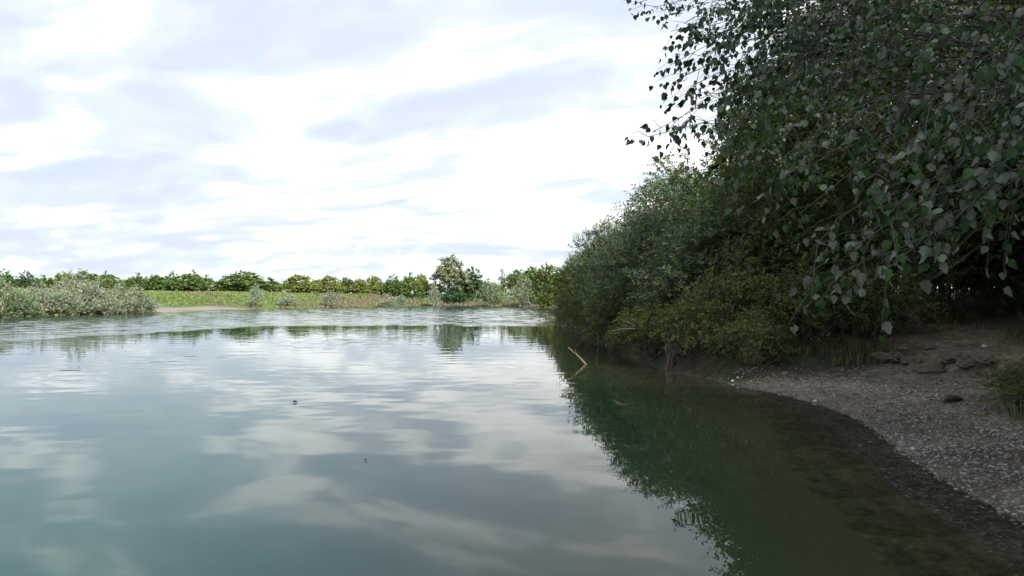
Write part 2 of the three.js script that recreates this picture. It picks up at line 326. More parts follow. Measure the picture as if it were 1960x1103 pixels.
function plant(proto, name, pos, sx, sy, turn, label, category, group, mat) {
  const t = thing(name, pos, label, category, group);
  t.scale.set(sx, sy, sx); t.rotation.y = turn;
  if (proto.trunk) { mesh('trunk', proto.trunk, M.bark, t); mesh('branches', proto.limbs, M.bark, t, 'stuff'); } else mesh('stems', proto.wood, M.bark, t, 'stuff');
  mesh(proto.trunk ? 'crown' : 'foliage', proto.leaves, mat ?? M.leaf, t, 'stuff');
  return t;
}
const BARK = [0.10, 0.085, 0.065], BARK_GREY = [0.19, 0.175, 0.15], BARK_DARK = [0.055, 0.045, 0.035];
const P = { // leaf colours, linear
  olive: [[0.127, 0.218, 0.04], [0.161, 0.247, 0.048], [0.092, 0.172, 0.034], [0.207, 0.247, 0.057]],
  deep: [[0.095, 0.199, 0.037], [0.126, 0.233, 0.042], [0.077, 0.149, 0.037], [0.18, 0.264, 0.05]],
  light: [[0.238, 0.293, 0.063], [0.27, 0.309, 0.07], [0.183, 0.245, 0.056], [0.3, 0.285, 0.078]],
  blue: [[0.065, 0.135, 0.05], [0.08, 0.155, 0.055], [0.05, 0.105, 0.04], [0.115, 0.175, 0.055]],
  silver: [[0.254, 0.322, 0.202], [0.314, 0.367, 0.254], [0.179, 0.247, 0.135], [0.374, 0.397, 0.292], [0.299, 0.254, 0.164]],
  pale: [[0.26, 0.30, 0.16], [0.30, 0.33, 0.18], [0.22, 0.26, 0.13], [0.33, 0.33, 0.20]],
  rust: [[0.12, 0.085, 0.04], [0.16, 0.10, 0.06], [0.10, 0.09, 0.04]],
  willow: [[0.091, 0.154, 0.059], [0.119, 0.182, 0.081], [0.067, 0.119, 0.042], [0.161, 0.21, 0.119], [0.14, 0.133, 0.049]],
  shrub: [[0.06, 0.108, 0.018], [0.086, 0.132, 0.023], [0.043, 0.082, 0.016], [0.132, 0.144, 0.026], [0.12, 0.108, 0.029]],
  fresh: [[0.066, 0.138, 0.019], [0.09, 0.162, 0.024], [0.05, 0.108, 0.017], [0.126, 0.156, 0.026], [0.132, 0.108, 0.029]],
};

// --- far and middle distance prototypes
const farLeaf = { leafL: 0.44, leafW: 0.29, twig: 0.6, leaves: 8, twigs: 500, H: 6, W: 6.5, lobes: 24, lobe: 0.22, low: -0.05, bark: BARK, up: 0.25, core: 0.55, subs: 1 };
const far = {
  olive: [treeGeo(101, { ...farLeaf, palette: P.olive, crownBase: 0.03 }), treeGeo(102, { ...farLeaf, palette: P.olive, crownBase: 0.05, lobe: 0.19 })],
  deep: [treeGeo(103, { ...farLeaf, palette: P.deep, crownBase: 0.02 }), treeGeo(104, { ...farLeaf, palette: P.deep, crownBase: 0.04, lobe: 0.2 })],
  light: [treeGeo(105, { ...farLeaf, palette: P.light, crownBase: 0.02 }), treeGeo(106, { ...farLeaf, palette: P.light, crownBase: 0.03, lobe: 0.2 })],
  blue: [treeGeo(107, { ...farLeaf, palette: P.blue, crownBase: 0.02 })],
  pale: [treeGeo(108, { ...farLeaf, H: 10, W: 6, twigs: 520, palette: P.pale, crownBase: 0.35, lobes: 12, core: 0.35, bark: BARK_GREY })],
  rust: [treeGeo(109, { ...farLeaf, H: 6, W: 2.2, twigs: 90, palette: P.rust, crownBase: 0.3, lobes: 7, leafL: 0.25, leafW: 0.14, core: 0.3 })],
  brown: [treeGeo(110, { ...farLeaf, palette: [...P.olive, ...P.rust], crownBase: 0.05, lobe: 0.19 })],
  silver: [0, 1, 2].map((k) => shrubGeo(120 + k, { ...farLeaf, H: 3.6, W: 4.6, leafL: 0.2, leafW: 0.075, twig: 0.5, leaves: 11, twigs: 600, lobes: 18, lobe: 0.2, palette: [P.silver, [...P.silver, ...P.deep], [...P.silver, P.blue[0], P.blue[1], P.rust[1]]][k], bark: BARK_GREY, stemR: 0.03, subs: 3, core: 0.45, up: 0.6 })),
  sapling: [0, 1].map((k) => shrubGeo(130 + k, { ...farLeaf, H: 3, W: 2.2, leafL: 0.2, leafW: 0.07, twig: 0.45, leaves: 10, twigs: 240, lobes: 8, palette: P.silver, bark: BARK_GREY, stemR: 0.02, subs: 2, core: 0.3, up: 0.8 })),
};
const rp = rng(4242);
// a row entry: kind, photo column of its middle, top row, width in photo pixels, distance
function standing(kind, px, topY, wPx, d, name, label, category, group, mat, lift = 0) {
  const list = far[kind], proto = list[Math.floor(rp() * list.length)], x = (px - 980) / FOCAL * d, base = landAt(x, d, 0.05);
  proto.box ??= new THREE.Box3().setFromBufferAttribute(proto.leaves.attributes.position);
  const top = EYE - (topY - 572) / FOCAL * d, h = top - base.y, w = 1.15 * wPx / FOCAL * d;
  return plant(proto, name, base, w / (proto.box.max.x - proto.box.min.x), (kind === 'silver' ? 1.2 : 1.1) * h / proto.box.max.y, rp() * 6.28, label, category, group, mat);
}
const farRow = [ // the row along the top of the far grassy bank
  ['deep', 5, 517, 60, 118], ['blue', 48, 520, 50, 112], ['olive', 88, 526, 60, 120], ['light', 120, 522, 60, 125], ['olive', 158, 520, 55, 128], ['deep', 182, 528, 50, 134], ['olive', 208, 522, 52, 130], ['deep', 238, 533, 46, 138], ['olive', 264, 521, 56, 140],
  ['deep', 298, 527, 52, 138], ['deep', 330, 525, 50, 144], ['olive', 362, 522, 74, 140], ['olive', 392, 529, 50, 146], ['deep', 425, 533, 40, 160], ['olive', 472, 520, 112, 142], ['deep', 520, 538, 50, 152], ['light', 572, 531, 74, 146], ['light', 608, 540, 40, 158],
  ['light', 630, 531, 50, 150], ['olive', 662, 533, 46, 158], ['light', 688, 536, 44, 156], ['light', 715, 531, 44, 160], ['deep', 752, 530, 50, 158], ['olive', 782, 528, 52, 160], ['light', 806, 528, 40, 168], ['olive', 832, 540, 44, 166],
  ['deep', 10, 536, 60, 128], ['olive', 545, 541, 60, 160], ['deep', 690, 540, 60, 170], ['olive', 450, 540, 60, 166], ['deep', 640, 545, 60, 172], ['light', 745, 540, 60, 174], ['olive', 590, 544, 60, 172],
];
const rowText = { olive: ['rounded olive-green tree in the row along the top of the far grassy bank', 'olive trees of the far row'], deep: ['dark green leafy tree in the row along the top of the far grassy bank', 'dark green trees of the far row'], light: ['pale yellow-green bushy tree in the row along the far grassy bank', 'pale green trees of the far row'], blue: ['blue-green tree standing up behind the silvery willow thicket', null] };
const ownText = { 472: 'widest olive tree of the far row, a broad dome behind the tall silvery sapling', 362: 'broad olive tree at the end of the green meadow above the pale strand', 572: 'broad pale yellow-green dome beside the widest olive tree', 752: 'dark green tree in the far row straight behind the dark grey low sapling', 5: 'dark tree looking over the willow thicket next to the blue-green tree', 120: 'pale yellow-green tree looking over the tallest willow of the thicket', 806: 'pale yellow-green tree in the far row next to the tall pale poplar', 832: 'olive tree behind the silvery sapling at the foot of the tall poplar', 88: 'olive tree looking over the thicket between the blue-green and the yellow-green tree', 264: 'olive tree above the end of the willow thicket' };
for (const [k, px, ty, w, d] of farRow) standing(k, px, ty + 5 - 9 * rp(), w, d, k === 'light' ? 'bushy_tree' : 'broadleaf_tree', ownText[px] ?? rowText[k][0], 'tree', ownText[px] ? null : rowText[k][1]);
standing('pale', 860, 494, 76, 159, 'poplar_tree', 'tall pale green poplar rising above the far tree row', 'tree');
standing('blue', 902, 514, 82, 164, 'broadleaf_tree', 'broad dark blue-green tree beside the tall pale poplar', 'tree');
standing('blue', 868, 541, 50, 157, 'broadleaf_tree', 'lower dark tree at the foot of the tall pale poplar', 'tree');
standing('rust', 960, 517, 18, 175, 'slender_tree', 'slender rust-brown young tree standing alone in the gap between crowns', 'tree');
standing('olive', 988, 517, 56, 165, 'broadleaf_tree', 'olive tree behind the silvery willows where the right bank meets the far shore', 'tree');
standing('deep', 1018, 513, 50, 160, 'broadleaf_tree', 'dark green tree behind the dusky willow at the end of the lake', 'tree');
standing('brown', 1045, 506, 80, 130, 'broadleaf_tree', 'brownish tree on the right bank beyond the dark willow thicket', 'tree');
standing('olive', 940, 540, 60, 185, 'broadleaf_tree', 'low olive tree filling the gap beside the slender rust-brown tree', 'tree');
// silver willows
standing('silver', 945, 544, 68, 141, 'willow_shrub', 'silvery willow shrub at the water where the far shore meets the right bank', 'shrub', null, M.silver);
standing('silver', 1003, 536, 66, 128, 'willow_shrub', 'dusky grey-green willow shrub hanging over the end of the lake', 'shrub', null, M.silver);
standing('brown', 1046, 552, 46, 112, 'alder_shrub', 'low brownish bush on the waterline of the right bank', 'shrub');
const thicket = [[-150, 528, 150, 52], [-70, 533, 130, 55], [0, 543, 100, 60.5], [38, 560, 80, 60], [72, 545, 80, 64], [112, 553, 76, 64.5], [142, 527, 92, 68], [182, 540, 80, 68], [206, 566, 56, 67.5], [228, 547, 70, 70], [262, 552, 62, 72.5], [288, 570, 34, 75], [100, 573, 60, 64], [160, 572, 70, 66.5], [30, 578, 70, 59.8]];
const thicketText = { 142: 'tallest silvery willow of the dense thicket, standing up under the yellow-green tree', 288: 'smallest silvery willow at the end of the thicket beside the pale strand', 262: 'rounded silvery willow next to the smallest one at the end of the thicket', 72: 'silvery willow of the thicket below the blue-green tree' };
thicket.forEach(([px, ty, w, d]) => standing('silver', px, ty, w, d, 'willow_shrub', thicketText[px] ?? 'silvery willow shrub in the dense thicket along the near side of the far shore', 'shrub', thicketText[px] ? null : 'willows of the silvery thicket', M.silver));
for (const [px, ty, w, d, txt] of [[488, 546, 34, 106, 'tall silvery willow sapling on the bank beside the pale strand'], [550, 556, 40, 112, 'rounded silvery willow sapling among pink-brown weeds on the far bank'], [633, 559, 38, 119, 'grey willow sapling at the middle of the weedy far bank'], [742, 562, 36, 131, 'dark grey low sapling on the weedy far bank'], [768, 566, 36, 134, 'pale low sapling touching the dark grey one on the far bank'], [832, 548, 34, 146, 'silvery sapling at the foot of the trees by the tall pale poplar']])
  standing('sapling', px, ty, w, d, 'willow_sapling', txt, 'sapling', null, M.silver);

// weeds and grass on the far bank, too many to count
{
  const r = rng(909), B = new Build(), tones = [[0.25, 0.19, 0.13], [0.30, 0.22, 0.16], [0.17, 0.16, 0.06], [0.11, 0.15, 0.04], [0.22, 0.15, 0.10]], greens = [[0.15, 0.25, 0.045], [0.18, 0.27, 0.055], [0.21, 0.26, 0.065]];
  let made = 0;
  for (let tries = 0; tries < 90000 && made < 16000; tries++) {
    const x = -85 + r() * 90, d = 60 + r() * 125, s = signedShore(x, d); if (s < 0.4 || s > 26) continue;
    const strip = x < -36 && d > 75 && d < 105 && s < 8; if (strip) continue;
    const weedy = smooth(0.42, 0.62, fbm(x * 0.16 + 3, d * 0.16, 3, 91) + (x > -37 && s < 14 ? 0.06 : -0.2)), set = r() < weedy ? tones : greens, c = set[Math.floor(r() * set.length)], hgt = set === tones ? 0.25 + 0.55 * r() * r() + 0.1 : 0.15 + 0.3 * r();
    const b = landAt(x, d, 0.02); made++;
    for (let k = 0; k < 3; k++) { const dir = V((r() - 0.5) * 0.9, 1, (r() - 0.5) * 0.9).normalize(), q = 0.75 + 0.5 * r(); const n = randDir(r); n.addScaledVector(dir, -n.dot(dir)).normalize(); B.leaf(b.clone().add(V((r() - 0.5) * 0.4, 0, (r() - 0.5) * 0.4)), dir, n, hgt, 0.12 + 0.14 * r(), [c[0] * q, c[1] * q, c[2] * q]); }
  }
  const m = mesh('bank_grass', B.geo(), M.grass, scene); tag(m, 'pinkish-brown weeds and green grass covering the far bank', 'grass', null, 'stuff');
}

// --- right bank prototypes: leaf-sized faces
const nearLeaf = { leafL: 0.115, leafW: 0.038, twig: 0.5, leaves: 13, twigs: 1700, H: 4.5, W: 4.4, lobes: 30, lobe: 0.15, bark: BARK, up: 0.35, sag: 0.25, hang: 0.4, core: 0.5, showTwigs: true, twigShow: 0.45, subs: 4 };
const near = {
  willow: [0, 1].map((k) => shrubGeo(200 + k, { ...nearLeaf, palette: P.willow })),
  shrub: [0, 1].map((k) => shrubGeo(210 + k, { ...nearLeaf, leafL: 0.085, leafW: 0.042, palette: P.shrub })),
  low: [shrubGeo(220, { ...nearLeaf, H: 2.2, W: 3.4, leafL: 0.09, leafW: 0.04, twigs: 1000, leaves: 9, palette: P.shrub, twig: 0.42, sag: 0.5, core: 0.2 })],
  tall: [0, 1].map((k) => treeGeo(230 + k, { ...nearLeaf, H: 10, W: 7, leafL: 0.15, leafW: 0.09, twig: 0.7, twigs: 1700, leaves: 12, lobes: 26, lobe: 0.17, crownBase: 0.1, palette: P.fresh, trunkR: 0.15, showTwigs: false, core: 0.35 })),
};
const lite = {                                                  // the same plants where they are far off or only cast shade: fewer, larger leaves
  shrub: [0, 1].map((k) => shrubGeo(240 + k, { ...nearLeaf, H: 4.5, W: 4.6, leafL: 0.2, leafW: 0.085, twigs: 620, leaves: 11, lobes: 20, lobe: 0.18, palette: P.shrub, showTwigs: false, subs: 2, core: 0.4 })),
  tall: [treeGeo(245, { ...nearLeaf, H: 10, W: 7, leafL: 0.27, leafW: 0.17, twig: 0.8, twigs: 800, leaves: 10, lobes: 24, lobe: 0.18, crownBase: 0.1, palette: P.fresh, trunkR: 0.15, showTwigs: false, core: 0.35, subs: 2 })],
};
const setAt = (proto, name, x, d, H, W, turn, label, category, group, mat) => { proto.box ??= new THREE.Box3().setFromBufferAttribute(proto.leaves.attributes.position); return plant(proto, name, landAt(x, d, 0.06), W / (proto.box.max.x - proto.box.min.x), H / proto.box.max.y, turn, label, category, group, mat); };
setAt(lite.shrub[1], 'alder_shrub', 6.2, 62, 5.2, 7, 1.1, 'olive-brown bush at the far end of the dark right-bank thicket', 'shrub');
setAt(lite.shrub[0], 'alder_shrub', 5.9, 43, 5.4, 6, 2.2, 'yellow-topped bush behind the grey willows of the right bank', 'shrub');
setAt(near.willow[0], 'willow_shrub', 4.6, 33, 5.2, 5.2, 0.4, 'grey willow leaning over the water, farthest of the overhanging ones', 'shrub', null, M.leaf);
setAt(near.willow[1], 'willow_shrub', 5.6, 27, 6.0, 5.4, 3.9, 'tall grey-green willow with wispy top against the sky', 'shrub', null, M.leaf);
setAt(near.willow[0], 'willow_shrub', 4.3, 21.5, 4.1, 4.4, 5.1, 'grey-green willow overhanging the broken stick in the water', 'shrub', null, M.leaf);
setAt(near.willow[1], 'willow_shrub', 5.4, 18, 4.2, 4.6, 1.7, 'grey-green willow above the upturned root stump', 'shrub', null, M.leaf);
setAt(near.shrub[0], 'alder_shrub', 7.0, 17.6, 5.3, 5.0, 4.4, 'olive shrub with yellowing leaves in the middle of the thicket', 'shrub');
setAt(near.shrub[1], 'alder_shrub', 8.6, 16.6, 5.0, 4.6, 0.9, 'brown-flecked shrub behind the hanging poplar sprays', 'shrub');
setAt(near.shrub[0], 'alder_shrub', 11.4, 18.2, 5.0, 5.0, 2.9, 'dark shrub beside the sandy path', 'shrub');
setAt(near.low[0], 'bramble', 5.0, 15.2, 2.3, 3.0, 0.2, 'low bramble spilling over the root stump on the waterline', 'shrub');
setAt(near.low[0], 'bramble', 4.5, 15.9, 1.5, 2.2, 3.3, 'low bramble hanging behind the root stump', 'shrub');
setAt(near.low[0], 'bramble', 5.0, 14.1, 1.0, 1.9, 4.6, 'small bramble by the fallen dark branch', 'shrub');
setAt(near.low[0], 'bramble', 4.0, 14.9, 1.5, 2.3, 5.0, 'low bramble hanging over the log into the water', 'shrub');
setAt(near.low[0], 'bramble', 4.75, 13.5, 1.15, 1.9, 0.6, 'small bramble at the tip of the gravel beach', 'shrub');
setAt(near.low[0], 'bramble', 3.5, 17.0, 1.8, 2.6, 2.7, 'low bramble dipping into the lake between the stump and the forked dead branch', 'shrub');
setAt(near.low[0], 'bramble', 6.3, 14.8, 2.1, 3.2, 2.0, 'low bramble above the tip of the gravel beach', 'shrub');
setAt(near.low[0], 'bramble', 7.8, 15.0, 2.0, 3.2, 4.0, 'low bramble above the grassy edge of the gravel beach', 'shrub');
setAt(near.low[0], 'bramble', 4.3, 18.6, 1.9, 3.0, 5.5, 'low twiggy bramble hanging into the lake beyond the root stump', 'shrub');
setAt(near.low[0], 'bramble', 4.0, 24.5, 1.9, 3.4, 1.2, 'low twiggy bramble hanging into the lake beneath the tall grey-green willow', 'shrub');
[[3.3, 20.6, 2.4, 3.2], [3.3, 23, 2.2, 3.4], [3.3, 26.5, 2.6, 3.6], [3.4, 30, 2.6, 3.8], [3.8, 34.5, 2.6, 4], [4.4, 40, 2.8, 4.4], [5.4, 48, 3, 5], [6.2, 57, 3, 6]].forEach(([x, d, H, W], k) => setAt(near.low[0], 'bramble', x, d, H, W, k * 1.3, 'twiggy bramble trailing into the lake along the steep bank under the willows', 'shrub', 'brambles trailing into the lake'));
setAt(lite.shrub[0], 'alder_shrub', 6.0, 52, 5.4, 6.5, 0.3, 'olive bush between the yellow-topped bush and the far end of the thicket', 'shrub');
setAt(lite.shrub[1], 'alder_shrub', 7.6, 74, 6, 7.5, 3.1, 'olive bush on the bank before the brownish tree', 'shrub');
setAt(lite.shrub[0], 'alder_shrub', 9.0, 95, 6.5, 9, 4.7, 'dim olive bush at the bend of the right bank', 'shrub');
setAt(lite.shrub[1], 'alder_shrub', 16.8, 23.5, 5.5, 7, 1.0, 'dark shrub in the wood behind the tall dark tree', 'shrub');
setAt(lite.shrub[0], 'alder_shrub', 21.5, 31, 6, 9, 2.0, 'dim shrub deep in the wood', 'shrub');
setAt(lite.shrub[1], 'alder_shrub', 13.5, 30, 6, 8, 5.9, 'dim shrub under the fresh green tree', 'shrub');
setAt(lite.shrub[1], 'alder_shrub', 18.5, 17.5, 5.5, 7, 4.0, 'dark shrub at the foot of the tree closing the wood', 'shrub');
[[15.6, 20.4, 2.6, 4.4], [18.2, 23, 2.8, 5], [13.2, 17.6, 2.2, 3.6], [22, 27, 3.4, 6]].forEach(([x, d, H, W], k) => setAt(near.low[0], 'bramble', x, d, H, W, 0.7 + k * 1.9, 'dark bramble in the undergrowth behind the sandy path', 'shrub', 'brambles behind the path'));
setAt(lite.shrub[0], 'alder_shrub', 29, 40, 7, 11, 5.2, 'dim bush far back in the wood', 'shrub');
setAt(near.tall[0], 'broadleaf_tree', 10.4, 42, 10.2, 8, 0.6, 'green tree with rusty crown edge standing behind the wispy willow', 'tree');
setAt(near.tall[0], 'broadleaf_tree', 12.2, 37, 11.2, 8, 2.6, 'fresh green tree rising behind the olive shrub', 'tree');
setAt(near.tall[1], 'broadleaf_tree', 10.6, 25, 10, 7.5, 4.2, 'dark tree half hidden by the poplar branches above the thicket', 'tree');
setAt(near.tall[1], 'broadleaf_tree', 13.2, 21.5, 11.5, 8, 1.4, 'tall dark tree behind the sandy path', 'tree');
setAt(lite.tall[0], 'broadleaf_tree', 15.0, 16, 11, 8, 3.3, 'dark tree closing the wood beside the path', 'tree');
setAt(lite.shrub[1], 'alder_shrub', 14.5, 19, 5.2, 6, 5.0, 'dark shrub closing the sandy path at the edge of the wood', 'shrub');
setAt(lite.shrub[0], 'alder_shrub', 14.2, 13.6, 4.6, 5.2, 3.0, 'dark shrub standing over the bend of the sandy path', 'shrub');
setAt(lite.tall[0], 'broadleaf_tree', 20, 25, 12, 9, 2.4, 'tall dark tree deeper in the wood behind the path', 'tree');
setAt(near.tall[0], 'broadleaf_tree', 9.2, 22, 8.5, 6.5, 5.4, 'leafy tree rising straight out of the thicket behind the brown-flecked shrub', 'tree');
[[24, 37, 7, 9], [31, 50, 8, 11], [38, 56, 8, 12], [20.5, 45, 7, 10], [27, 62, 8, 12], [17, 52, 7, 10], [34, 42, 8, 11]].forEach(([x, d, H, W], k) => setAt(lite.shrub[k % 2], 'alder_shrub', x, d, H, W, k * 2.1, 'dim bush filling the depth of the wood behind the path', 'shrub', 'bushes deep in the wood'));
setAt(near.tall[1], 'broadleaf_tree', 9.9, 16.8, 10.8, 8.6, 0.8, 'dense dark tree behind the hanging poplar sprays', 'tree');
setAt(near.tall[1], 'broadleaf_tree', 7.6, 19.2, 8.6, 5.4, 3.6, 'dense dark tree over the olive shrub of the thicket', 'tree');
setAt(near.tall[0], 'broadleaf_tree', 13.4, 17.2, 12, 8, 2.0, 'dense tree over the dark shrub beside the path', 'tree');
setAt(lite.tall[0], 'broadleaf_tree', 6.6, -1.2, 11.5, 8, 0.9, 'tall tree standing over the near end of the beach', 'tree');
setAt(lite.tall[0], 'broadleaf_tree', 17.5, 9.5, 13, 9, 1.9, 'tall tree of the wood behind the bend of the path', 'tree');
setAt(lite.tall[0], 'broadleaf_tree', 16.0, 0.5, 13, 9, 3.7, 'tall tree of the wood behind the beach', 'tree');
setAt(lite.tall[0], 'broadleaf_tree', 12.0, -7.5, 12.5, 9, 4.9, 'tall tree of the wood at the end of the beach', 'tree');
setAt(lite.tall[0], 'broadleaf_tree', 12.6, 6.5, 14, 10, 5.2, 'dark tree shading the gravel beach', 'tree');
setAt(lite.tall[0], 'broadleaf_tree', 11.0, -2.5, 11, 8, 0.2, 'dark tree shading the water beside the beach', 'tree');
setAt(lite.tall[0], 'broadleaf_tree', 7.0, -8, 10.5, 8, 2.2, 'dark tree at the end of the beach', 'tree');

// --- the white poplar whose branches hang into view
{
  const r = rng(616), base = landAt(9.6, 5.2, 0.1), tree = thing('white_poplar', base, 'white poplar with pale-backed lobed leaves hanging over the beach', 'tree');
  const T = new Build(), L = new Build(), trunk = [V(0, 0, 0), V(0.05, 1.2, 0), V(-0.1, 2.6, -0.1), V(-0.15, 4.2, -0.1), V(-0.05, 6.0, -0.3), V(0.1, 8.2, -0.3)];
  T.tube(trunk, [0.26, 0.2, 0.18, 0.15, 0.11, 0.05], 10, BARK_GREY, 0.06, r);
  const outlines = [[[0, 0], [0.28, 0.07], [0.39, 0.22], [0.3, 0.34], [0.43, 0.52], [0.26, 0.61], [0.19, 0.8], [0, 1]], [[0, 0], [0.36, 0.16], [0.4, 0.5], [0, 1]]];   // lobed for the leaves that show, plainer for the mass
  const shapeLeaf = (ring, curl, bend) => {                      // upper and lower skin, one dark, one felted white
    const q = { p: [], up: [], i: [] }, z = (x, y) => curl * Math.abs(x) - bend * y * y;
    ring = [...ring, ...ring.slice(1, -1).reverse().map(([x, y]) => [-x, y])];
    for (const [s, off] of [[1, 0.008], [-1, -0.008]]) {
      const b = q.p.length / 3; q.p.push(0, 0.42, z(0, 0.42) + off); q.up.push(s);
      for (const [x, y] of ring) { q.p.push(x, y, z(x, y) + off); q.up.push(s); }
      for (let k = 0; k < ring.length; k++) { const a = b + 1 + k, e = b + 1 + (k + 1) % ring.length; s > 0 ? q.i.push(b, a, e) : q.i.push(b, e, a); }
    }
    return q;
  };
  const curls = [[0.4, 0.15], [0.15, 0.4], [-0.3, 0.25], [0.6, 0.1]], variants = curls.map((c) => shapeLeaf(outlines[0], ...c)), plain = curls.map((c) => shapeLeaf(outlines[1], ...c));
  const tint = (s, f) => s > 0 ? [0.036 * f, 0.075 * f, 0.024 * f] : [0.12 * f, 0.14 * f, 0.105 * f];   // green above, grey felt beneath, each leaf a little different
  const leafGeo = (list) => [1.15, 0.9].flatMap((f) => list.map((q) => { const g = new THREE.BufferGeometry(), c = []; for (const s of q.up) c.push(...tint(s, f)); g.setAttribute('position', new THREE.Float32BufferAttribute(q.p, 3)); g.setAttribute('color', new THREE.Float32BufferAttribute(c, 3)); g.setIndex(q.i); g.computeVertexNormals(); return g; })), single = leafGeo(variants), plainGeo = leafGeo(plain);
  const leaves = [], hubs = [], TWIG = [0.07, 0.064, 0.05];
  const spray = (tip, from, n, twigs) => {                       // one limb with drooping leafy side twigs
    const bow = V(0, 0.12 + 0.2 * r(), 0), pts = curve(from, tip, bow.add(V((r() - 0.5) * 0.5, 0, (r() - 0.5) * 0.5)), 9, r, 0.05), R = 0.006 + 0.004 * r();
    L.tube(pts, pts.map((_, k) => Math.max(0.0025, R * (1 - k / 9.5))), 5, TWIG);
    const put = (q, dir) => {
      const len = 0.034 + 0.04 * r() * (0.5 + 0.5 * r()), d = dir.clone().multiplyScalar(0.35).addScaledVector(randDir(r), 0.45).add(V(0, -0.75, 0)).normalize(), stalk = 0.025 + 0.02 * r();
      let z = randDir(r); z.addScaledVector(d, -z.dot(d)).normalize(); const x = new THREE.Vector3().crossVectors(d, z).normalize();
      leaves.push({ m: new THREE.Matrix4().makeBasis(x, d, z).scale(V(len, len, len)).setPosition(q.clone().addScaledVector(d, stalk)), len, v: Math.floor(r() * 4), f: 0.75 + 0.5 * r() });
    };
    for (let k = 0; k < twigs; k++) {
      const t = 0.3 + 0.7 * Math.pow((k + r()) / twigs, 0.8), i = Math.min(8, Math.floor(t * 9)), s = pts[i].clone().lerp(pts[i + 1], clamp(t * 9 - i)), main = pts[i + 1].clone().sub(pts[i]).normalize();
      const dir = main.multiplyScalar(0.6).addScaledVector(randDir(r), 0.8).add(V(0, -0.25, 0)).normalize(), len = (0.2 + 0.35 * r()) * (1.2 - 0.5 * t), e = s.clone().addScaledVector(dir, len).add(V(0, -0.1 * len, 0));
      L.tube([s, s.clone().lerp(e, 0.5).add(V(0, 0.03, 0)), e], [0.003, 0.0022, 0.0012], 3, TWIG, 0, null, false);
      for (let j = 0; j < n; j++) put(s.clone().lerp(e, (j + 0.5 + 0.5 * r()) / n), dir);
    }
    put(tip, tip.clone().sub(pts[8]).normalize());
  };
  const toTree = (px, py, d) => at(px, py, d).sub(base);
  const fork = (y) => V(-0.1, y, -0.15);
  const limb = (tip) => {                                        // the nearest limb end that sprays can spring from, or a new one
    let best = null, e = 2.2; for (const h of hubs) { const q = h.distanceTo(tip); if (q < e && h.y > tip.y - 0.2) { e = q; best = h; } }
    if (best) return best;
    const f = fork(clamp(tip.y - 0.6 + 0.8 * r(), 2.0, 7.6)), h = tip.clone().lerp(f, 0.32).add(V((r() - 0.5) * 0.3, 0.5, (r() - 0.5) * 0.3)), q = curve(f, h, V((r() - 0.5) * 0.8, 0.5 * r(), (r() - 0.5) * 0.8), 8, r, 0.09);
    L.tube(q, q.map((_, k) => 0.028 * (1 - k / 11)), 6, TWIG, 0.05, r); hubs.push(h); return h;
  };
  const named = [[1212, 8, 6.2], [1250, 15, 6], [1285, 60, 6], [1282, 125, 5.6], [1330, 40, 5.8], [1335, 120, 5.6], [1300, 150, 5.4], [1255, 250, 5.0], [1290, 235, 5.1], [1240, 262, 4.9], [1330, 215, 5.0], [1345, 260, 4.8], [1370, 250, 4.6], [1385, 330, 4.4], [1430, 300, 4.4], [1440, 390, 4.0], [1475, 350, 3.9], [1520, 330, 3.8], [1530, 410, 3.5], [1560, 470, 3.4],
    [1600, 420, 3.3], [1610, 500, 3.2], [1640, 470, 3.1], [1660, 545, 3.0], [1690, 490, 3.1], [1720, 440, 3.2], [1770, 400, 3.2], [1540, 560, 3.4], [1650, 350, 3.3], [1700, 330, 3.4], [1600, 250, 3.8], [1870, 250, 3.2], [1900, 120, 3.3], [1820, 180, 3.5], [1770, 260, 3.4], [1500, 200, 4.4], [1560, 120, 4.4], [1450, 120, 5], [1400, 60, 5.4], [1480, 40, 5], [1600, 30, 4.6], [1700, 60, 4.2], [1800, 60, 3.9], [1420, 200, 5], [1340, 10, 6.4], [1385, 20, 6.2], [1430, 15, 6], [1310, 85, 6], [1370, 110, 5.8], [1400, 150, 5.6], [1355, 165, 5.4], [1275, 30, 6.4], [1450, 80, 5.8], [1520, 80, 5.4], [1305, 20, 6.6], [1330, 75, 6.4], [1360, 50, 6.6], [1390, 90, 6.2], [1345, 110, 6.2], [1325, 165, 5.8], [1375, 190, 5.6], [1405, 225, 5.4], [1365, 215, 5.2], [1415, 115, 6.2], [1310, 45, 6.8], [1295, 95, 6.2], [1320, 140, 6], [1340, 190, 5.6], [1400, 40, 6.6], [1440, 45, 6.4], [1350, 25, 6.8]];
  for (const [px, py, d] of named) { const tip = toTree(px, py, d); spray(tip, limb(tip), py > 160 ? 6 : 7, py < 130 && px < 1350 ? 9 : 11); }
  for (let k = 0; k < 74; k++) { const tip = toTree(1400 + 660 * r(), -320 + 640 * r(), 6 + 5 * r()); spray(tip, limb(tip), 11, 22); }
  for (let k = 0; k < 12; k++) { const a = r() * 6.28, tip = V(Math.cos(a) * (1.5 + 1.8 * r()), 3.5 + 5.2 * r(), Math.sin(a) * (1.5 + 1.8 * r())); spray(tip, limb(tip), 8, 14); }
  mesh('trunk', T.geo(), M.bark, tree); mesh('branches', L.geo(), M.bark, tree, 'stuff');
  for (const l of leaves) {                                      // which leaves show largest
    const w = V().setFromMatrixPosition(l.m).add(base), d = -w.z, px = 980 + w.x / d * FOCAL, py = 572 - (w.y - EYE) / d * FOCAL;
    l.size = d > 0.5 && px > 0 && px < 1960 && py > 0 && py < 1103 ? l.len / d : 0;
  }
  leaves.sort((a, b) => b.size - a.size);
  const B = { p: [], n: [], c: [], i: [] }, pv = new THREE.Vector3(), nm = new THREE.Matrix3();
